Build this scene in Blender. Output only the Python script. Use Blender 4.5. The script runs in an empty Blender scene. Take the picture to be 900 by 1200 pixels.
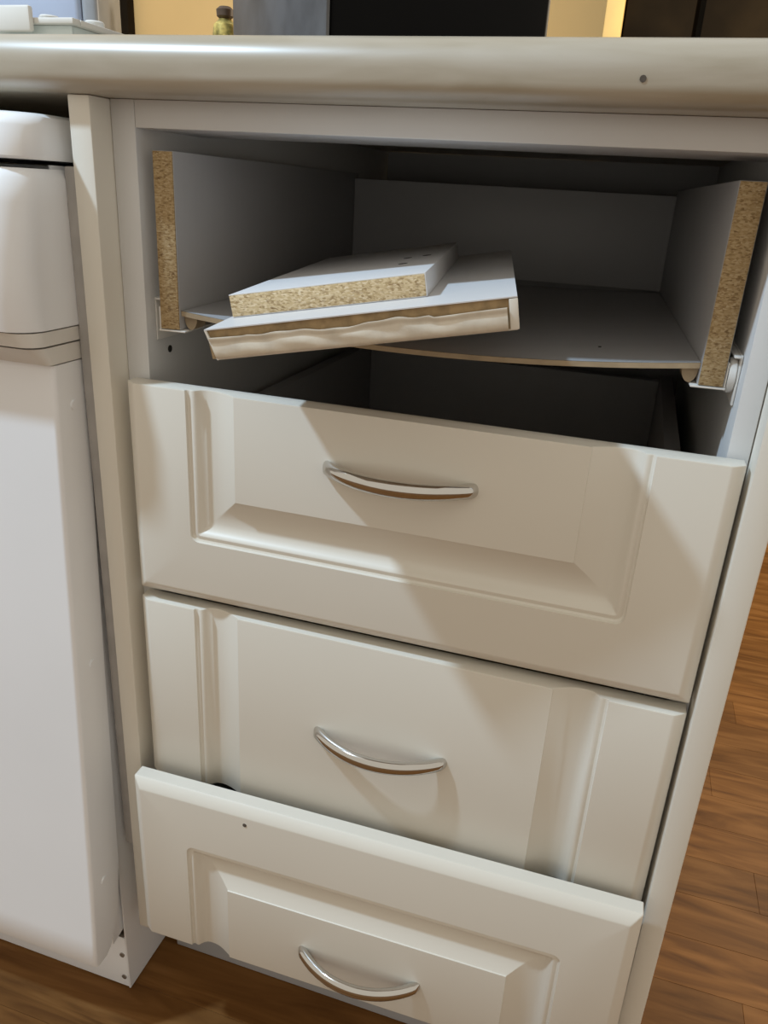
import bpy, bmesh, math, random
from mathutils import Vector, Matrix, Euler
random.seed(7)
sc = bpy.context.scene
COL = sc.collection
F = 0.0267            # floor height in the survey coordinates used below; subtracted everywhere

# ------------------------------------------------------------------ camera
cam_d = bpy.data.cameras.new('camera'); cam = bpy.data.objects.new('camera', cam_d); COL.objects.link(cam)
cam.location = (0.32222, -0.44921, 0.76909 - F)
cam.rotation_euler = (1.18123, -0.05474, 0.30823)
cam_d.sensor_fit = 'VERTICAL'; cam_d.sensor_height = 36.0; cam_d.lens = 919.1 * 36 / 1200
cam_d.clip_start = 0.02; cam_d.clip_end = 60
sc.camera = cam

# ------------------------------------------------------------------ world, lamps, exposure
world = bpy.data.worlds.new('room_light'); sc.world = world; world.use_nodes = True
bg = world.node_tree.nodes['Background']
bg.inputs[0].default_value = (0.80, 0.735, 0.63, 1); bg.inputs[1].default_value = 0.86

def point_lamp(name, loc, power, colour, radius):
    l = bpy.data.lights.new(name, 'POINT'); l.energy = power; l.color = colour; l.shadow_soft_size = radius
    o = bpy.data.objects.new(name, l); o.location = loc; COL.objects.link(o); return o
point_lamp('ceiling_lamp', (-0.77, -0.515, 2.066 - F), 102, (0.60, 0.80, 1.0), 0.045)

point_lamp('pendant_lamp', (0.92, 1.30, 1.10), 36, (1.0, 0.84, 0.62), 0.09)

vs = sc.view_settings
vs.view_transform = 'Standard'; vs.look = 'None'; vs.exposure = 0.0; vs.gamma = 1.0; vs.use_curve_mapping = False

# ------------------------------------------------------------------ materials
MATS = {}
def newmat(name):
    m = bpy.data.materials.new(name); m.use_nodes = True
    nt = m.node_tree; b = nt.nodes['Principled BSDF']; MATS[name] = m
    return m, nt, b
def node(nt, t, **kw):
    n = nt.nodes.new(t)
    for k, v in kw.items(): setattr(n, k, v)
    return n
def ramp(nt, stops):
    r = node(nt, 'ShaderNodeValToRGB'); e = r.color_ramp.elements
    while len(e) < len(stops): e.new(0.5)
    for i, (p, c) in enumerate(stops): e[i].position = p; e[i].color = (*c, 1)
    return r
def coords(nt, scale=(1, 1, 1), space='Object'):
    t = node(nt, 'ShaderNodeTexCoord'); mp = node(nt, 'ShaderNodeMapping'); mp.inputs['Scale'].default_value = scale
    nt.links.new(t.outputs[space], mp.inputs[0]); return mp
def plain(name, col, rough, metal=0.0, var=0.04, scale=30, bump=0.0, coat=0.0, spec=0.5):
    m, nt, b = newmat(name)
    mp = coords(nt); nz = node(nt, 'ShaderNodeTexNoise'); nz.inputs['Scale'].default_value = scale; nz.inputs['Detail'].default_value = 4
    nt.links.new(mp.outputs[0], nz.inputs['Vector'])
    lo = tuple(c * (1 - var) for c in col); hi = tuple(min(1, c * (1 + var)) for c in col)
    r = ramp(nt, [(0.35, lo), (0.65, hi)]); nt.links.new(nz.outputs[0], r.inputs[0]); nt.links.new(r.outputs[0], b.inputs['Base Color'])
    b.inputs['Roughness'].default_value = rough; b.inputs['Metallic'].default_value = metal
    b.inputs['Coat Weight'].default_value = coat; b.inputs['Coat Roughness'].default_value = 0.2
    b.inputs['Specular IOR Level'].default_value = spec
    if bump:
        bp = node(nt, 'ShaderNodeBump'); bp.inputs['Strength'].default_value = bump; bp.inputs['Distance'].default_value = 0.001
        nt.links.new(nz.outputs[0], bp.inputs['Height']); nt.links.new(bp.outputs[0], b.inputs['Normal'])
    return m
plain('cream_foil', (0.75, 0.715, 0.635), 0.38, var=0.012, scale=6)
plain('white_edge', (0.66, 0.66, 0.655), 0.4, var=0.02, scale=10)
plain('melamine_shaded', (0.44, 0.44, 0.45), 0.42, var=0.02, scale=10)  # white melamine darkened: interior shade put into the colour, white_edge is the lighter copy
plain('torn_foil', (0.72, 0.67, 0.57), 0.45, var=0.08, scale=90, bump=0.5)
plain('white_enamel', (0.89, 0.91, 0.94), 0.30, var=0.02, scale=5)
plain('grey_enamel', (0.42, 0.40, 0.38), 0.5, var=0.08, scale=40)
plain('off_white_plastic', (0.74, 0.72, 0.68), 0.35, var=0.02)
plain('hardboard', (0.40, 0.31, 0.20), 0.7, var=0.12, scale=60)
plain('white_board_face', (0.72, 0.72, 0.73), 0.4, var=0.02, scale=8)
plain('mdf_core', (0.36, 0.25, 0.13), 0.85, var=0.2, scale=160, bump=0.4)
plain('chrome', (0.60, 0.585, 0.56), 0.09, metal=1.0, var=0.03)
plain('dark_gap', (0.02, 0.018, 0.016), 0.9)
plain('black_plastic', (0.004, 0.004, 0.0045), 0.5, spec=0.08)
plain('grey_panel', (0.085, 0.085, 0.09), 0.45, var=0.3, scale=22)
plain('clear_plastic', (0.72, 0.80, 0.80), 0.12, var=0.03)
plain('pale_blue_plastic', (0.50, 0.58, 0.76), 0.35, var=0.05, scale=18)
plain('grey_plastic', (0.34, 0.35, 0.37), 0.4, var=0.12, scale=20)
plain('gold_foil', (0.62, 0.50, 0.16), 0.35, metal=0.6, var=0.5, scale=120)
plain('brown_cap', (0.10, 0.06, 0.035), 0.5, var=0.3)
plain('orange_paint', (0.86, 0.58, 0.245), 0.9, var=0.04, scale=3)
plain('yellow_wood', (0.86, 0.60, 0.22), 0.6, var=0.06, scale=12)
plain('dark_brown_wood', (0.014, 0.009, 0.004), 0.9, var=0.25, scale=9, spec=0.12)
plain('glass_green', (0.10, 0.16, 0.10), 0.15, var=0.3, scale=60)
plain('screw_steel', (0.35, 0.33, 0.30), 0.4, metal=0.7, var=0.2)
plain('dark_mark', (0.09, 0.075, 0.06), 0.9, var=0.4, scale=150)

def chip_material(name, k):
    m, nt, b = newmat(name)
    mp = coords(nt, (1, 1, 2.2)); v = node(nt, 'ShaderNodeTexVoronoi'); v.inputs['Scale'].default_value = 620
    nz = node(nt, 'ShaderNodeTexNoise'); nz.inputs['Scale'].default_value = 240; nz.inputs['Detail'].default_value = 6
    nt.links.new(mp.outputs[0], v.inputs['Vector']); nt.links.new(mp.outputs[0], nz.inputs['Vector'])
    r1 = ramp(nt, [(p_, tuple(c_ * q_ for c_, q_ in zip(c, k))) for p_, c in [(0.0, (0.30, 0.20, 0.09)), (0.35, (0.54, 0.41, 0.22)), (0.75, (0.68, 0.55, 0.34)), (1.0, (0.76, 0.65, 0.46))]])
    nt.links.new(v.outputs['Color'], r1.inputs[0])
    r2 = ramp(nt, [(0.28, (0.35, 0.25, 0.15)), (0.45, (1, 1, 1))])
    nt.links.new(nz.outputs[0], r2.inputs[0])
    mx = node(nt, 'ShaderNodeMix', data_type='RGBA', blend_type='MULTIPLY'); mx.inputs[0].default_value = 0.75
    nt.links.new(r1.outputs[0], mx.inputs[6]); nt.links.new(r2.outputs[0], mx.inputs[7]); nt.links.new(mx.outputs[2], b.inputs['Base Color'])
    b.inputs['Roughness'].default_value = 0.85
    bp = node(nt, 'ShaderNodeBump'); bp.inputs['Strength'].default_value = 0.5; bp.inputs['Distance'].default_value = 0.0008
    nt.links.new(nz.outputs[0], bp.inputs['Height']); nt.links.new(bp.outputs[0], b.inputs['Normal'])
chip_material('chipboard', (1.05, 1.05, 1.08)); chip_material('chipboard_dark', (0.66, 0.60, 0.52))  # second one is a darker, browner copy for the raw ends

def worktop_material():
    m, nt, b = newmat('worktop_laminate')
    mp = coords(nt, (4, 14, 30)); nz = node(nt, 'ShaderNodeTexNoise'); nz.inputs['Scale'].default_value = 2.2; nz.inputs['Detail'].default_value = 7; nz.inputs['Distortion'].default_value = 0.6
    nt.links.new(mp.outputs[0], nz.inputs['Vector'])
    r = ramp(nt, [(0.3, (0.34, 0.29, 0.21)), (0.5, (0.41, 0.36, 0.28)), (0.7, (0.46, 0.415, 0.34))])
    nt.links.new(nz.outputs[0], r.inputs[0]); nt.links.new(r.outputs[0], b.inputs['Base Color'])
    b.inputs['Roughness'].default_value = 0.34; b.inputs['Specular IOR Level'].default_value = 0.8
worktop_material()

def plank_material(name, obj_random):
    m, nt, b = newmat(name)
    mp = coords(nt, (1, 1, 1), 'Object')
    oi = node(nt, 'ShaderNodeObjectInfo')
    add = node(nt, 'ShaderNodeVectorMath', operation='ADD')
    nt.links.new(mp.outputs[0], add.inputs[0])
    sc_ = node(nt, 'ShaderNodeVectorMath', operation='SCALE'); sc_.inputs['Scale'].default_value = 1.0
    nt.links.new(oi.outputs['Location'], sc_.inputs[0]); nt.links.new(sc_.outputs[0], add.inputs[1])
    st = node(nt, 'ShaderNodeVectorMath', operation='MULTIPLY'); st.inputs[1].default_value = (3.2, 26, 1)
    nt.links.new(add.outputs[0], st.inputs[0])
    nz = node(nt, 'ShaderNodeTexNoise'); nz.inputs['Scale'].default_value = 1.6; nz.inputs['Detail'].default_value = 8; nz.inputs['Distortion'].default_value = 1.2
    nt.links.new(st.outputs[0], nz.inputs['Vector'])
    r = ramp(nt, [(0.28, (0.088, 0.034, 0.008)), (0.5, (0.18, 0.079, 0.021)), (0.72, (0.27, 0.13, 0.042))])
    nt.links.new(nz.outputs[0], r.inputs[0])
    hsv = node(nt, 'ShaderNodeHueSaturation')
    mr = node(nt, 'ShaderNodeMapRange'); mr.inputs['To Min'].default_value = 0.84; mr.inputs['To Max'].default_value = 1.2
    nt.links.new(oi.outputs['Random'], mr.inputs[0])
    if obj_random: nt.links.new(mr.outputs[0], hsv.inputs['Value'])
    nt.links.new(r.outputs[0], hsv.inputs['Color']); nt.links.new(hsv.outputs[0], b.inputs['Base Color'])
    b.inputs['Roughness'].default_value = 0.5; b.inputs['Specular IOR Level'].default_value = 0.16
plank_material('laminate_plank', True)
plank_material('laminate_far', False)

# ------------------------------------------------------------------ builders
def tag(o, label=None, cat=None, group=None, kind=None):
    for k, v in (('label', label), ('category', cat), ('group', group), ('kind', kind)):
        if v: o[k] = v
    return o
def thing(name, loc, label, cat, group=None):
    o = bpy.data.objects.new(name, None); o.empty_display_size = 0.05
    o.location = (loc[0], loc[1], loc[2] - F); COL.objects.link(o)
    o['_w'] = list(o.location)
    return tag(o, label, cat, group)
def wloc(o):
    v = Vector((0, 0, 0))
    while o: v += o.location; o = o.parent
    return v
def sub(name, parent):              # an empty part
    o = bpy.data.objects.new(name, None); o.empty_display_size = 0.03; o.parent = parent; COL.objects.link(o); return o
def finish(name, bm, mat, parent=None, angle=35):
    """bm is in survey coordinates (before the floor shift)."""
    bmesh.ops.recalc_face_normals(bm, faces=bm.faces[:])
    bm.verts.ensure_lookup_table()
    if parent: org = wloc(parent)
    else:
        xs = [v.co for v in bm.verts]
        org = Vector(((min(c.x for c in xs) + max(c.x for c in xs)) / 2, (min(c.y for c in xs) + max(c.y for c in xs)) / 2, min(c.z for c in xs) - F))
    bmesh.ops.translate(bm, verts=bm.verts[:], vec=(-org.x, -org.y, -org.z - F))
    lim = math.radians(angle)
    for f in bm.faces: f.smooth = True
    for e in bm.edges:
        if len(e.link_faces) == 2: e.smooth = e.calc_face_angle(0) < lim
        else: e.smooth = False
    me = bpy.data.meshes.new(name); bm.to_mesh(me); bm.free()
    me.materials.append(MATS[mat])
    o = bpy.data.objects.new(name, me); COL.objects.link(o)
    if parent: o.parent = parent
    else: o.location = org
    return o
def add_box(bm, x0, x1, y0, y1, z0, z1, bev=0.0, seg=2, M=None):
    g = bmesh.ops.create_cube(bm, size=1.0)['verts']
    for v in g: v.co = Vector(((x0 + x1) / 2 + v.co.x * (x1 - x0), (y0 + y1) / 2 + v.co.y * (y1 - y0), (z0 + z1) / 2 + v.co.z * (z1 - z0)))
    vs_ = g
    if bev:
        es = list({e for v in g for e in v.link_edges})
        r = bmesh.ops.bevel(bm, geom=es, offset=bev, segments=seg, affect='EDGES', profile=0.5)
        vs_ = list({v for f in r['faces'] for v in f.verts} | {v for v in g if v.is_valid})
    if M is not None:
        for v in vs_: v.co = M @ v.co
def box(name, mat, parent, *d, bev=0.0006, seg=2, M=None):
    bm = bmesh.new(); add_box(bm, *d, bev=bev, seg=seg, M=M); return finish(name, bm, mat, parent)
def add_cyl(bm, c, axis, r, h, n=24, r2=None):
    q = {'x': Euler((0, math.pi / 2, 0)), 'y': Euler((math.pi / 2, 0, 0)), 'z': Euler((0, 0, 0))}[axis].to_matrix().to_4x4()
    bmesh.ops.create_cone(bm, cap_ends=True, segments=n, radius1=r, radius2=r if r2 is None else r2, depth=h, matrix=Matrix.Translation(c) @ q)
def cyl(name, mat, parent, c, axis, r, h, n=24, bev=0.0, r2=None):
    bm = bmesh.new(); add_cyl(bm, Vector(c), axis, r, h, n, r2)
    if bev:
        es = [e for e in bm.edges if len(e.link_faces) == 2 and e.calc_face_angle(0) > 1]
        bmesh.ops.bevel(bm, geom=es, offset=bev, segments=2, affect='EDGES')
    return finish(name, bm, mat, parent)
def prism(name, mat, parent, outline, x0, x1, axis='x', M=None, angle=35):
    """outline: list of (a, b) extruded along axis ('x': a=y, b=z; 'y': a=x, b=z; 'z': a=x, b=y)."""
    def P(t, a, b): return {'x': (t, a, b), 'y': (a, t, b), 'z': (a, b, t)}[axis]
    bm = bmesh.new()
    A = [bm.verts.new(P(x0, a, b)) for a, b in outline]; B = [bm.verts.new(P(x1, a, b)) for a, b in outline]
    n = len(outline)
    bm.faces.new(A); bm.faces.new(B[::-1])
    for i in range(n): bm.faces.new((A[i], B[i], B[(i + 1) % n], A[(i + 1) % n]))
    if M is not None:
        for v in bm.verts: v.co = M @ v.co
    return finish(name, bm, mat, parent, angle)
def arc(cx, cy, r, a0, a1, n):
    return [(cx + r * math.cos(math.radians(a0 + (a1 - a0) * i / n)), cy + r * math.sin(math.radians(a0 + (a1 - a0) * i / n))) for i in range(n + 1)]

# ------------------------------------------------------------------ setting: floor, wall, trim
PZ = F
floor = box('floor', 'laminate_far', None, -3.0, 3.0, -3.0, 2.6, PZ - 0.04, PZ - 0.0016, bev=0)
tag(floor, 'brown wood-look laminate floor of narrow strips', 'floor', kind='structure')
PW, PL = 0.0625, 0.46
bm = bmesh.new(); add_box(bm, -PL / 2 + .00012, PL / 2 - .00012, -PW / 2 + .00012, PW / 2 - .00012, -0.0022, 0.0, bev=0.0002, seg=1)
pm = bpy.data.meshes.new('plank'); bm.to_mesh(pm); bm.free(); pm.materials.append(MATS['laminate_plank'])
fl = wloc(floor)
for r in range(36):
    y = -0.336 + 0.0 + r * PW + PW / 2 - 0.0325
    off = (-0.058 + 0.153 * ((r * 2 + 1) % 3) + 0.04 * math.sin(r * 3.1)) - 0.153 * 1
    for c in range(-2, 3):
        x = off + c * PL + PL / 2
        o = bpy.data.objects.new('plank', pm); o.parent = floor
        o.location = (x - fl.x, y - fl.y, 0.0 - fl.z); COL.objects.link(o)
wall = box('wall_back', 'orange_paint', None, -3.0, 3.0, 2.2, 2.3, PZ, PZ + 2.5, bev=0)
tag(wall, 'plain orange painted wall across the room', 'wall', kind='structure')
t = box('trim_1', 'yellow_wood', None, 0.139, 0.182, 1.82, 1.90, PZ, PZ + 2.2, bev=0.003)
tag(t, 'pale yellow upright trim beside the dark brown cabinet', 'trim', kind='structure')
t = box('trim_2', 'dark_brown_wood', None, -1.5, -1.425, 2.16, 2.199, PZ, PZ + 2.2, bev=0.003)
tag(t, 'dark brown upright trim against the orange wall', 'trim', kind='structure')

# tall dark cabinet across the room
dc = thing('tall_cabinet', (0.62, 2.0, PZ), 'tall dark brown cabinet standing against the far orange wall', 'cabinet')
box('body', 'dark_brown_wood', dc, 0.184, 1.06, 1.86, 2.19, PZ, PZ + 2.1, bev=0.002)
for x0, x1 in ((0.186, 0.346), (0.366, 0.70), (0.706, 1.058)):
    d = box('door', 'dark_brown_wood', dc, x0, x1, 1.838, 1.858, PZ + 0.08, PZ + 2.09, bev=0.003)
    box('knob', 'screw_steel', d, x1 - 0.04, x1 - 0.02, 1.815, 1.838, PZ + 0.95, PZ + 0.97, bev=0.004)

# ------------------------------------------------------------------ worktop
WB, WT = 0.8125, 0.8442
def worktop():
    yn, rt, rb = -0.0105, 0.017, 0.010
    o = []
    o += arc(yn + rb, WB + rb, rb, 270, 180, 8)
    o += arc(yn + rt, WT - rt, rt, 180, 90, 8)
    o += [(0.62, WT), (0.62, WB)]
    w = prism('worktop', 'worktop_laminate', None, o, -0.75, 0.435, 'x', angle=30)
    tag(w, 'beige marbled worktop with a rounded front edge above the drawers', 'worktop')
    s = bmesh.new(); add_cyl(s, Vector((0.3085, yn - 0.0001, 0.8246)), 'y', 0.0016, 0.0006, 10)
    finish('stain', s, 'dark_mark', w)
    return w
worktop()

# ------------------------------------------------------------------ drawer cabinet
W = 0.396
cab = thing('drawer_cabinet', (0.198, 0.29, PZ), 'cream kitchen drawer unit with its top drawer front missing', 'cabinet')
CB = 0.108                      # carcass underside
box('side_panel', 'white_edge', cab, -0.0085, 0.0085, 0.02, 0.56, CB, 0.8123, bev=0.0005)
box('side_panel', 'white_edge', cab, 0.3865, 0.3985, 0.02, 0.56, CB, 0.8123, bev=0.0005)
ep = box('end_panel', 'cream_foil', cab, -0.0245, -0.0090, 0.0, 0.56, CB + 0.012, 0.8123, bev=0.0012)
box('end_panel', 'cream_foil', cab, 0.3992, 0.4152, 0.0, 0.56, PZ + 0.0005, 0.8123, bev=0.0012)
box('top_rail', 'white_edge', cab, 0.0087, 0.3863, 0.02, 0.10, 0.7965, 0.8123, bev=0.0005)
box('back_panel', 'melamine_shaded', cab, 0.0087, 0.3863, 0.5445, 0.5495, CB, 0.8123, bev=0.0004)
box('bottom_panel', 'melamine_shaded', cab, 0.0087, 0.3863, 0.02, 0.544, CB, CB + 0.016, bev=0.0005)
box('plinth', 'melamine_shaded', cab, -0.0245, 0.399, 0.058, 0.074, PZ + 0.0005, CB - 0.0005, bev=0.0008)
# system holes in the left side
for (y, z) in ((0.045, 0.757), (0.047, 0.655), (0.06, 0.725)):
    cyl('screw_hole', 'dark_gap', cab, (0.0086, y, z), 'x', 0.0026, 0.0004, 12)

# --- milled drawer front
def cove(n=10):
    pts = []
    for i in range(n + 1):
        t = i / n; pts.append((0.0165 + t * 0.0190, 0.0078 - 0.0068 * (1 - math.cos(t * math.pi / 2)) ** 0.95))
    return pts
PROF = [(0.0, 0.0), (0.0006, 0.0018), (0.0020, 0.0024), (0.0034, 0.0019), (0.0048, 0.0018), (0.0060, 0.0024), (0.0072, 0.0040), (0.0090, 0.0060), (0.0112, 0.0073), (0.0135, 0.0078)] + cove() + [(0.0358, 0.0)]
TH = 0.0165
def front_mesh(z0, z1, kind, mh, flip=False, M=None, edge=0.0072, edep=0.0050):
    """kind 'U': moulding along sides and bottom (flip -> sides and top); 'H': sides only. mh: border height of the closed end."""
    m = 0.0477
    border = [(-1.0, edep), (-1.0 + 0.55, None), (None, None)]
    bm = bmesh.new(); H = z1 - z0
    seq = []   # (side offset, end offset, depth, corner radius)
    seq.append((0.0, 0.0, TH, 0.001))
    seq.append((0.0, 0.0, edep + 0.0012, 0.0012))
    seq.append((0.0008, 0.0008, edep, 0.0012))
    seq.append((edge, edge, 0.0002, 0.0012))
    seq.append((edge + 0.0015, edge + 0.0015, 0.0, 0.0012))
    for d, y in PROF:
        seq.append((m + d, mh + d, y, max(0.0005, 0.0065 - d * 0.9) if d < 0.008 else max(0.0004, 0.002 - d * 0.05)))
    NA = 5
    rows = []
    for so, eo, y, r in seq:
        pl = []
        ztop = H
        xs0, xs1 = so, W - so
        # small rounding of the open end
        if kind == 'U':
            pl.append((xs0, ztop))
            for i in range(NA + 1):
                a = math.pi + (math.pi / 2) * i / NA
                pl.append((xs0 + r + r * math.cos(a), eo + r + r * math.sin(a)))
            for i in range(NA + 1):
                a = 1.5 * math.pi + (math.pi / 2) * i / NA
                pl.append((xs1 - r + r * math.cos(a), eo + r + r * math.sin(a)))
            pl.append((xs1, ztop))
        else:
            pl = [(xs0, ztop), (xs0, 0.0), (xs1, 0.0), (xs1, ztop)]
        rows.append([bm.verts.new((x, y, (z1 - z) if flip else (z0 + z))) for x, z in pl])
    n = len(rows[0])
    for a, b in zip(rows, rows[1:]):
        for i in range(n - 1):
            if kind == 'H' and i == 1: continue
            bm.faces.new((a[i], a[i + 1], b[i + 1], b[i]))
    bm.faces.new(rows[-1])
    back = rows[0]
    bm.faces.new(back[::-1])
    # open end(s): one n-gon over the outline
    top = [r_[0] for r_ in rows] + [r_[-1] for r_ in rows[::-1]]
    bm.faces.new(top)
    if kind == 'H':
        bot = [r_[1] for r_ in rows] + [r_[2] for r_ in rows[::-1]]
        bm.faces.new(bot)
    bmesh.ops.recalc_face_normals(bm, faces=bm.faces[:])
    # soften the cut ends a little
    ends = []
    for e in bm.edges:
        zs = [v.co.z for v in e.verts]
        zend = z0 if flip else z1
        if len(e.link_faces) == 2 and all(abs(z - zend) < 1e-6 for z in zs) and e.calc_face_angle(0) > 1.2: ends.append(e)
        if kind == 'H' and len(e.link_faces) == 2 and all(abs(z - z0) < 1e-6 for z in zs) and e.calc_face_angle(0) > 1.2 and zend != z0: ends.append(e)
    if ends:
        try: bmesh.ops.bevel(bm, geom=ends, offset=0.0009, segments=2, affect='EDGES', profile=0.5, clamp_overlap=True)
        except Exception: pass
    if M is not None:
        for v in bm.verts: v.co = M @ v.co
    return bm

def handle(parent, xc, zc, half=0.0485, M=None):
    """bow handle: flattened oval bar swept along an arc, feet against the front"""
    bm = bmesh.new(); N_, K = 36, 16
    sag = 0.0200; c = half
    Rr = (c * c + sag * sag) / (2 * sag); a0 = math.asin(c / Rr)
    rings = []
    for i in range(N_ + 1):
        s = -1 + 2 * i / N_
        a = a0 * s
        x = Rr * math.sin(a); y = -(Rr * math.cos(a) - (Rr - sag))
        tx, ty = math.cos(a), math.sin(a)       # tangent
        nx, ny = -math.sin(a), -math.cos(a)     # outward normal... towards the viewer
        nx, ny = math.sin(a), -math.cos(a)
        w = 0.0054 - 0.0006 * abs(s) ** 2       # half height
        d = 0.0040 + 0.0004 * abs(s) ** 3       # half depth
        ring = []
        for k in range(K):
            p = 2 * math.pi * k / K
            cz, cn = math.sin(p), math.cos(p)
            q = Vector((xc + x + nx * d * cn, y + ny * d * cn - 0.0, zc + w * cz))
            if i == 0 or i == N_: q.y = 0.0004
            ring.append(bm.verts.new(M @ q if M is not None else q))
        rings.append(ring)
    for a, b in zip(rings, rings[1:]):
        for k in range(K): bm.faces.new((a[k], a[(k + 1) % K], b[(k + 1) % K], b[k]))
    bm.faces.new(rings[0]); bm.faces.new(rings[-1][::-1])
    return tag(finish('handle', bm, 'chrome', parent, 50), 'polished chrome bow handle')

# --- upper drawer with a front, and the middle one
def simple_box(parent, z0, z1, depth, dy=0.0, M=None):
    for x0, x1 in ((0.0215, 0.0335), (0.3615, 0.3735)):
        box('side_board', 'melamine_shaded', parent, x0, x1, 0.0172 + dy, depth + dy, z0, z1, M=M)
    box('back_board', 'melamine_shaded', parent, 0.034, 0.361, depth - 0.012 + dy, depth + dy, z0 + 0.005, z1 - 0.005, M=M)
    box('base_board', 'hardboard', parent, 0.034, 0.361, 0.0172 + dy, depth - 0.0125 + dy, z0 + 0.008, z0 + 0.011, bev=0, M=M)
d2 = sub('drawer', cab)
finish('drawer_front', front_mesh(0.4807, 0.6393, 'U', 0.0485), 'cream_foil', d2, 28)
handle(d2, 0.1984, 0.6013)
simple_box(d2, 0.50, 0.60, 0.45)
d3 = sub('drawer', cab)
finish('drawer_front', front_mesh(0.3085, 0.4735, 'H', 0.05), 'cream_foil', d3, 28)
handle(d3, 0.1968, 0.3919)
simple_box(d3, 0.355, 0.45, 0.45)
# --- lowest drawer, pulled out a little and askew
d4 = sub('drawer', cab)
M4 = Matrix.Translation((0.198, -0.0256, 0.3235)) @ Euler((0, -0.0049, 0.0094)).to_matrix().to_4x4() @ Matrix.Translation((-0.198, 0, -0.3235))
finish('drawer_front', front_mesh(0.1573, 0.3235, 'U', 0.0540, flip=True, M=M4), 'cream_foil', d4, 28)
handle(d4, 0.1980, 0.1942, M=M4)
simple_box(d4, 0.18, 0.29, 0.45, M=M4)
ch = bmesh.new(); add_cyl(ch, M4 @ Vector((0.1005, -0.0001, 0.3090)), 'y', 0.0017, 0.0005, 8)
finish('chip_mark', ch, 'dark_mark', d4)

# --- top drawer box without its front, a little askew
BX0, BX1, BT = 0.0179, 0.3790, 0.0142
yaw = math.atan2(0.0406 - 0.0232, 0.347)
Mb = Matrix.Translation((BX0, 0.0232, 0)) @ Euler((0, 0, yaw)).to_matrix().to_4x4()
BWd = (BX1 - BX0) / math.cos(yaw); BL = 0.409
top = sub('drawer', cab)
def box_side(x0, x1):
    o = box('side_board', 'melamine_shaded', top, x0, x1, 0.0, BL, 0.6737, 0.7843, bev=0.0004, M=Mb)
    e = box('raw_end', 'chipboard_dark', top, x0 + 0.0004, x1 - 0.0004, -0.0010, 0.0, 0.6740, 0.7840, bev=0.0002, M=Mb)
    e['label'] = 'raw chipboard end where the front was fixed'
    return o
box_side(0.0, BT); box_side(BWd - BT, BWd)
box('back_board', 'melamine_shaded', top, BT + .0002, BWd - BT - .0002, BL - 0.014, BL, 0.688, 0.779, M=Mb)
def sagging_base():
    bm = bmesh.new(); nx, ny = 24, 8; x0, x1 = BT + 0.0003, BWd - BT - 0.0003
    def zt(x, y):
        t = (x - x0) / (x1 - x0); s = 4 * t * (1 - t)
        return 0.6862 - 0.0095 * s * (1 - 0.6 * y / BL)
    lay = []
    for dz in (0.0, -0.0032):
        lay.append([[bm.verts.new(Mb @ Vector((x0 + (x1 - x0) * i / nx, 0.0015 + (BL - 0.016) * j / ny, zt(x0 + (x1 - x0) * i / nx, BL * j / ny) + dz))) for i in range(nx + 1)] for j in range(ny + 1)])
    for L_ in lay:
        for j in range(ny):
            for i in range(nx): bm.faces.new((L_[j][i], L_[j][i + 1], L_[j + 1][i + 1], L_[j + 1][i]))
    A, B = lay
    for i in range(nx):
        for j in (0, ny): bm.faces.new((A[j][i], A[j][i + 1], B[j][i + 1], B[j][i]))
    for j in range(ny):
        for i in (0, nx): bm.faces.new((A[j][i], A[j + 1][i], B[j + 1][i], B[j][i]))
    o = finish('base_board', bm, 'hardboard', top, 40)
    # white coated upper face
    bm = bmesh.new()
    g = [[bm.verts.new(Mb @ Vector((x0 + (x1 - x0) * i / nx, 0.0018 + (BL - 0.0165) * j / ny, zt(x0 + (x1 - x0) * i / nx, BL * j / ny) + 0.0002))) for i in range(nx + 1)] for j in range(ny + 1)]
    for j in range(ny):
        for i in range(nx): bm.faces.new((g[j][i], g[j][i + 1], g[j + 1][i + 1], g[j + 1][i]))
    f = finish('coated_face', bm, 'melamine_shaded', top, 40)
    f['label'] = 'sagging white coated drawer base'
    cyl('nail_hole', 'dark_gap', top, Mb @ Vector((0.29, 0.052, zt(0.29, 0.052) + 0.0004)), 'z', 0.0011, 0.0005, 10)
sagging_base()
# runners: white L profile under each side, and the roller and rail screwed to the carcass
for s in (0, 1):
    xo = -0.0012 if s == 0 else BWd + 0.0002
    r = box('runner', 'off_white_plastic', top, (-0.0012 if s == 0 else BWd - BT - 0.004), (BT + 0.004 if s == 0 else BWd + 0.0012), -0.0012, BL - 0.02, 0.6722, 0.6734, bev=0.0003, M=Mb)
    box('runner_web', 'off_white_plastic', top, xo, xo + 0.001, 0.0, BL - 0.02, 0.6734, 0.688, bev=0.0002, M=Mb)
    # rounded tongue under the base
    o = arc(0, 0, 0.0085, 180, 360, 10)
    xc = BT + 0.0048 if s == 0 else BWd - BT - 0.0048
    prism('tongue', 'hardboard', top, [(xc + a * 0.55, 0.6820 + b) for a, b in o], 0.006, 0.020, 'y', M=Mb)
xr = (0.0090, 0.0150, 0.3815, 0.3862)
for s in (0, 1):
    y0 = 0.0245 if s == 0 else 0.0335
    x0, x1 = (0.0088, 0.0100) if s == 0 else (0.3850, 0.3862)
    rail = box('rail', 'off_white_plastic', cab, x0, x1, y0 + 0.006, 0.45, 0.664, 0.693, bev=0.0003)
    fx0, fx1 = (0.0101, 0.0155) if s == 0 else (0.3812, 0.3849)
    box('rail_lip', 'off_white_plastic', rail, fx0, fx1, y0 + 0.004, 0.45, 0.6915, 0.6928, bev=0.0003)
    cyl('roller', 'off_white_plastic', rail, ((0.0132, y0 + 0.018, 0.6800) if s == 0 else (0.3826, y0 + 0.016, 0.6800)), 'x', 0.0105, 0.0042, 24, bev=0.0006)

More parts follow.
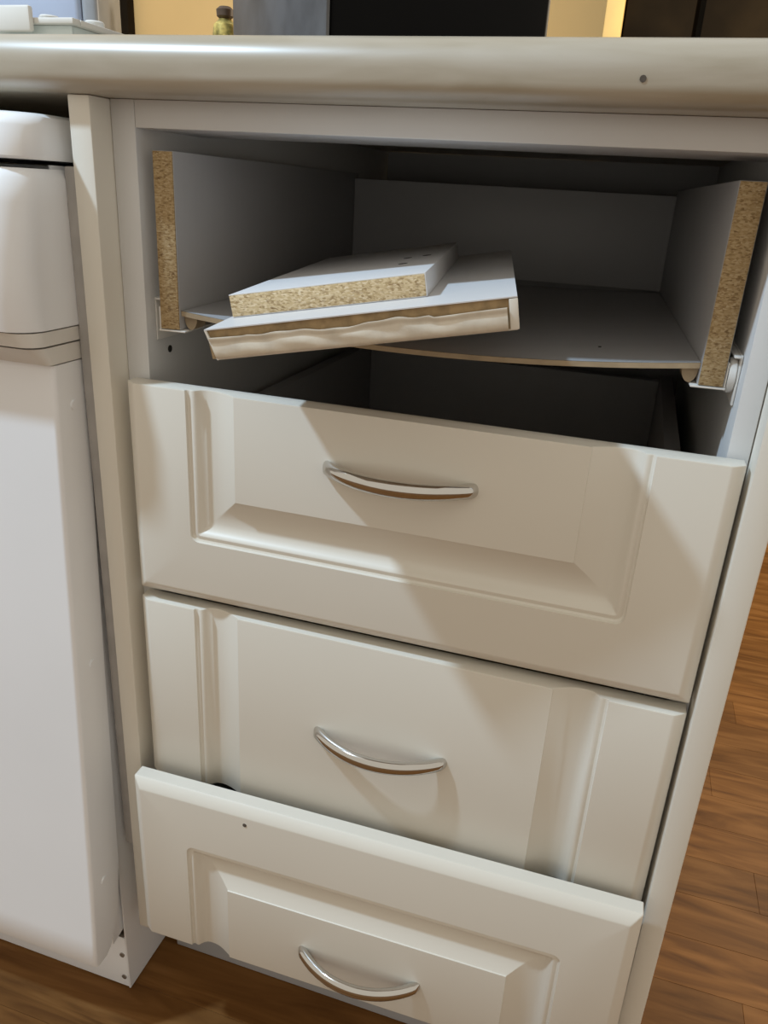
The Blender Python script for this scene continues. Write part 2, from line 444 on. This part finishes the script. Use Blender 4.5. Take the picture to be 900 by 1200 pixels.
# ------------------------------------------------------------------ loose boards lying in the top drawer
OB = Vector((0.11383, -0.08195, 0.68083))
MB = Matrix.Translation(OB) @ Euler((0.0066, -0.1777, 0.1681)).to_matrix().to_4x4() @ Matrix.Translation((0, 0, 0))
bw, bt, bl = 0.1612, 0.0162, 0.3216
brd = thing('broken_drawer_front', tuple(OB), 'loose white board with torn foil along its edge, sticking out of the open drawer', 'board')
# cross-section with the milled (lower) edges chamfered
prism('core', 'mdf_core', brd, [(0.0012, 0.0005), (bw - 0.0012, 0.0005), (bw - 0.0012, bt - 0.0006), (0.0006, bt - 0.0006)], 0.0015, bl - 0.001, 'y', M=MB)
prism('top_face', 'white_board_face', brd, [(0.0, bt - 0.0006), (bw, bt - 0.0006), (bw, bt), (0.0, bt)], 0.0, bl, 'y', M=MB)
prism('lower_face', 'cream_foil', brd, [(0.0042, -0.0003), (bw - 0.0006, -0.0003), (bw - 0.0012, 0.0005), (0.0026, 0.0005)], 0.0015, bl, 'y', M=MB)
prism('side_foil', 'cream_foil', brd, [(0.0, bt - 0.0007), (0.0042, -0.0003), (0.0052, 0.0002), (0.0012, bt - 0.0007)], 0.0, bl, 'y', M=MB)
prism('side_foil', 'cream_foil', brd, [(bw - 0.0012, bt - 0.0008), (bw, bt - 0.0008), (bw, 0.0), (bw - 0.0012, 0.0)], 0.0015, bl, 'y', M=MB)
box('corner_foil', 'cream_foil', brd, bw - 0.0042, bw + 0.0002, -0.0002, 0.0014, 0.0002, bt - 0.0010, bev=0.0004, M=MB)
def torn_edge():
    bm = bmesh.new(); n, k = 60, 10; g = []
    for i in range(n + 1):
        t = i / n; x = 0.0022 + t * (bw - 0.0074)
        h = 0.0112 + 0.0006 * math.sin(t * 9.0 + 0.4) + 0.0004 * math.sin(t * 23 + 1) + 0.00025 * math.sin(t * 61)
        if t < 0.12: h = 0.0120 - 0.0006 * t / 0.12
        if 0.52 < t < 0.66: h += 0.0014 * (t - 0.52) / 0.14
        if 0.66 <= t < 0.76: h += 0.0014 * (1 - (t - 0.66) / 0.10) ** 2
        if t > 0.75: h = 0.0105 + 0.0010 * (t - 0.75) / 0.25
        col = []
        for j in range(k + 1):
            u = j / k; z = -0.0002 + u * h
            puff = 0.0010 * math.sin(math.pi * min(1, u * 1.05)) * (0.8 + 0.35 * math.sin(t * 17) * math.sin(u * 4 + t * 9)) + 0.00018 * math.sin(t * 33 + u * 7)
            y = -0.0006 - max(0, puff) - (0.0010 if u > 0.85 else 0)
            if u < 0.15: y += 0.002 * (1 - u / 0.15) ** 2
            xx = x + (0.0022 * (1 - u) if i == 0 else 0)
            col.append(Vector((xx, y, z)))
        g.append(col)
    A = [[bm.verts.new(MB @ p) for p in c] for c in g]
    B = [[bm.verts.new(MB @ (p + Vector((0, 0.0012, 0)))) for p in c] for c in g]
    for i in range(n):
        for j in range(k):
            bm.faces.new((A[i][j], A[i + 1][j], A[i + 1][j + 1], A[i][j + 1])); bm.faces.new((B[i][j], B[i][j + 1], B[i + 1][j + 1], B[i + 1][j]))
        for j in (0, k): bm.faces.new((A[i][j], A[i + 1][j], B[i + 1][j], B[i][j]))
    for j in range(k):
        for i in (0, n): bm.faces.new((A[i][j], A[i][j + 1], B[i][j + 1], B[i][j]))
    o = finish('torn_foil', bm, 'torn_foil', brd, 60); o['label'] = 'torn cream foil peeling off the board edge'
torn_edge()
# chipboard offcut on top
MC = MB @ Matrix.Translation((0.0029, 0.0387, bt + 0.0002)) @ Euler((0, 0, -0.0122)).to_matrix().to_4x4()
cw, ct, cl = 0.111, 0.0125, 0.262
off = thing('chipboard_offcut', tuple(MC @ Vector((0, 0, 0))), 'narrow white chipboard offcut with a raw cut end, lying on the torn board', 'board')
box('core', 'chipboard', off, 0.0004, cw - 0.0004, 0.0, cl, 0.0005, ct - 0.0006, bev=0.0002, M=MC)
box('top_face', 'white_board_face', off, 0.0, cw, 0.0004, cl, ct - 0.0006, ct, bev=0.0002, M=MC)
box('lower_face', 'white_board_face', off, 0.0, cw, 0.0004, cl, 0.0, 0.0005, bev=0.0001, M=MC)
box('side_face', 'white_board_face', off, cw - 0.0004, cw + 0.0002, 0.0004, cl, 0.0, ct, bev=0.0001, M=MC)
for x, y in ((0.088, 0.085), (0.085, 0.135), (0.098, 0.14)):
    bm = bmesh.new(); add_cyl(bm, Vector((x, y, ct)), 'z', 0.0030, 0.0004, 14)
    for v in bm.verts: v.co = MC @ v.co
    finish('screw_hole', bm, 'dark_gap', off)

# ------------------------------------------------------------------ white appliance on the left
ap = thing('undercounter_appliance', (-0.33, 0.25, PZ), 'white free-standing appliance under the worktop, beside the drawers', 'appliance')
AX0, AX1 = -0.62, -0.0415
box('body', 'white_enamel', ap, AX0, AX1 - 0.0012, 0.036, 0.55, PZ + 0.002, 0.772, bev=0.002)
box('base_plate', 'white_enamel', ap, AX0, AX1 - 0.0012, 0.0, 0.030, PZ + 0.001, 0.094, bev=0.0012)
box('side_sheet', 'white_enamel', ap, AX1 - 0.0010, AX1 + 0.0008, -0.0005, 0.55, PZ + 0.001, 0.772, bev=0.0004)
dt = box('dark_strip', 'dark_mark', ap, AX0 + 0.01, -0.044, 0.0, 0.030, 0.0942, 0.0975, bev=0.0008); dt['label'] = 'dark strip in the gap under the door'  # dark brown strip filling the gap above the base plate
for x, z in ((-0.047, 0.071), (-0.047, 0.041)):
    cyl('screw', 'screw_steel', ap, (x, -0.0003, z), 'y', 0.0026, 0.0014, 14)
def rounded_xsec(x0, x1, yf, yb, r, n=8):      # plan outline with rounded front corners
    return arc(x0 + r, yf + r, r, 180, 270, n) + arc(x1 - r, yf + r, r, 270, 360, n) + [(x1, yb), (x0, yb)]
def loft(name, mat, parent, levels, angle=40):   # levels: (z, x0, x1, yf, yb, r)
    bm = bmesh.new(); rows = []
    for z, x0, x1, yf, yb, r in levels:
        rows.append([bm.verts.new((a, b, z)) for a, b in rounded_xsec(x0, x1, yf, yb, r)])
    n = len(rows[0])
    for a, b in zip(rows, rows[1:]):
        for i in range(n): bm.faces.new((a[i], a[(i + 1) % n], b[(i + 1) % n], b[i]))
    bm.faces.new(rows[0][::-1]); bm.faces.new(rows[-1])
    return finish(name, bm, mat, parent, angle)
XR = -0.0345
loft('lid', 'white_enamel', ap, [(0.7745, AX0, XR, -0.034, 0.50, 0.024), (0.7760, AX0, XR, -0.036, 0.50, 0.024), (0.793, AX0, XR, -0.034, 0.50, 0.024), (0.7985, AX0 + .002, XR - 0.002, -0.029, 0.50, 0.024), (0.8005, AX0 + .006, XR - 0.006, -0.022, 0.50, 0.022)])
loft('control_panel', 'white_enamel', ap, [(0.6735, AX0, XR, -0.0455, 0.012, 0.020), (0.69, AX0, XR, -0.049, 0.012, 0.021), (0.72, AX0, XR, -0.050, 0.012, 0.023), (0.75, AX0, XR, -0.045, 0.012, 0.024), (0.764, AX0, XR, -0.040, 0.012, 0.024), (0.7695, AX0 + .003, XR - 0.003, -0.034, 0.012, 0.022)])
st = loft('trim_strip', 'off_white_plastic', ap, [(0.6635, AX0, XR - 0.0005, -0.0400, 0.012, 0.012), (0.6725, AX0, XR - 0.0005, -0.0430, 0.012, 0.016)])
loft('trim_strip', 'off_white_plastic', ap, [(0.6505, AX0, XR - 0.001, -0.0270, 0.012, 0.004), (0.6622, AX0, XR - 0.001, -0.0385, 0.012, 0.011)])
loft('strip_gap', 'dark_gap', ap, [(0.6620, AX0 + .003, XR - 0.006, -0.034, 0.010, 0.009), (0.6637, AX0 + .003, XR - 0.006, -0.034, 0.010, 0.009)])
def door():
    zs = [(0.1150, -0.0470, -0.034), (0.1185, -0.0490, -0.028), (0.145, -0.0475, -0.014), (0.20, -0.0440, -0.006), (0.40, -0.0340, 0.0), (0.6495, -0.0225, 0.010)]
    return loft('door', 'white_enamel', ap, [(z, AX0, -0.0362, a, b, 0.0035) for z, a, b in zs])
dr = door()
for (y, z) in ((-0.006, 0.620), (-0.014, 0.414), (-0.027, 0.200)):
    cyl('screw_cap', 'white_enamel', dr, (-0.0360, y, z), 'x', 0.0036, 0.0016, 18, bev=0.0004)
# hinge cover behind the lower door edge
o = [(-0.010, 0.055), (0.010, 0.060), (0.020, 0.10), (0.022, 0.14), (0.018, 0.172), (0.008, 0.180), (-0.002, 0.16)]
prism('hinge_cover', 'white_enamel', ap, [(a - 0.004, b * 0.8 + 0.058) for a, b in o], -0.0500, -0.0445, 'x')
box('edge_strip', 'grey_enamel', ap, -0.0345, -0.0255, 0.004, 0.03, 0.215, 0.772, bev=0.001)

# ------------------------------------------------------------------ things on the worktop
bx = thing('black_box', (0.06, 0.36, WT), 'square black box with a grey side, standing on the worktop', 'box')
MX = Matrix.Translation((0.066, 0.20, 0)) @ Euler((0, 0, math.radians(45))).to_matrix().to_4x4()
box('body', 'black_plastic', bx, 0.0, 0.2105, 0.0035, 0.232, WT + 0.0005, WT + 0.24, bev=0.006, seg=3, M=MX)
s = box('side_cover', 'grey_panel', bx, -0.0035, -0.0002, 0.001, 0.234, WT + 0.0005, WT + 0.24, bev=0.001, M=MX)
s['label'] = 'grey brushed side of the box'
box('lid', 'black_plastic', bx, -0.002, 0.2125, 0.0015, 0.234, WT + 0.2405, WT + 0.255, bev=0.005, seg=3, M=MX)

# small gold and green trinket bottle behind the box
tk = thing('trinket_bottle', (-0.146, 0.43, WT), 'small gold and green trinket peeking out behind the black box', 'ornament')
bm = bmesh.new(); prof = [(0.0, 0.0), (0.012, 0.0), (0.014, 0.004), (0.015, 0.03), (0.013, 0.05), (0.0145, 0.065), (0.0125, 0.079), (0.006, 0.085)]
def lathe(bm, c, prof, n=20):
    rows = [[bm.verts.new((c[0] + r * math.cos(2 * math.pi * k / n), c[1] + r * math.sin(2 * math.pi * k / n), c[2] + z)) for k in range(n)] for r, z in prof if r > 0]
    for a, b in zip(rows, rows[1:]):
        for k in range(n): bm.faces.new((a[k], a[(k + 1) % n], b[(k + 1) % n], b[k]))
    bm.faces.new(rows[0][::-1]); bm.faces.new(rows[-1])
lathe(bm, (-0.146, 0.43, WT + 0.0003), prof); finish('body', bm, 'gold_foil', tk)
bm = bmesh.new(); lathe(bm, (-0.146, 0.43, WT + 0.0853), [(0.0065, 0), (0.009, 0.002), (0.0095, 0.008), (0.006, 0.011)]); finish('cap', bm, 'brown_cap', tk)

# pale blue tub with a grey end, and a clear plastic tray in front of it
tub = thing('storage_tub', (-0.27, 0.36, WT), 'pale blue plastic tub on the worktop behind the clear tray', 'container')
MT = Matrix.Translation((-0.212, 0.30, 0)) @ Euler((0, 0, math.radians(23))).to_matrix().to_4x4()
box('body', 'pale_blue_plastic', tub, -0.135, -0.0162, 0.0, 0.11, WT + 0.0005, WT + 0.12, bev=0.006, seg=3, M=MT)
box('rim', 'pale_blue_plastic', tub, -0.139, 0.004, -0.004, 0.114, WT + 0.1202, WT + 0.128, bev=0.003, M=MT)
g = box('end_cap', 'grey_plastic', tub, -0.0160, 0.0, 0.001, 0.109, WT + 0.0005, WT + 0.118, bev=0.005, seg=3, M=MT); g['label'] = 'grey end of the tub'
tray = thing('plastic_tray', (-0.185, 0.20, WT), 'clear plastic tray with a white rim at the left of the worktop', 'container')
def tray_body():
    x0, x1, y0, y1, h = -0.235, -0.125, 0.145, 0.255, 0.030
    box('base', 'clear_plastic', tray, x0 + .01, x1 - .01, y0 + .01, y1 - .01, WT + 0.0005, WT + 0.003)
    for a in ((x0 + .006, x1 - .006, y0 + .006, y0 + .0085), (x0 + .006, x1 - .006, y1 - .0085, y1 - .006), (x0 + .006, x0 + .0085, y0 + .0087, y1 - .0087), (x1 - .0085, x1 - .006, y0 + .0087, y1 - .0087)):
        box('wall', 'clear_plastic', tray, *a, WT + 0.0032, WT + h, bev=0.0005)
    for a in ((x0, x1, y0, y0 + .010), (x0, x1, y1 - .010, y1), (x0, x0 + .010, y0 + .0102, y1 - .0102), (x1 - .010, x1, y0 + .0102, y1 - .0102)):
        box('rim', 'off_white_plastic', tray, *a, WT + h + 0.0002, WT + h + 0.0045, bev=0.001)
    box('latch', 'off_white_plastic', tray, -0.20, -0.16, y0 - .006, y0 - .0003, WT + h - 0.006, WT + h + 0.012, bev=0.002)
tray_body()
for x, y, lb in ((-0.172, 0.178, 'left one of the two small dark green glass jars in the clear tray'), (-0.145, 0.20, 'right one of the two small dark green glass jars in the clear tray')):
    o = thing('glass_jar', (x, y, WT + 0.003), lb, 'jar', 'jars in the clear tray')
    bm = bmesh.new(); lathe(bm, (x, y, WT + 0.0032), [(0.008, 0), (0.0092, 0.002), (0.0092, 0.026), (0.007, 0.03)]); finish('body', bm, 'glass_green', o)
    bm = bmesh.new(); lathe(bm, (x, y, WT + 0.0334), [(0.0075, 0), (0.008, 0.001), (0.008, 0.007), (0.007, 0.008)]); finish('lid', bm, 'off_white_plastic', o)
for o in bpy.data.objects:
    if '_w' in o: del o['_w']
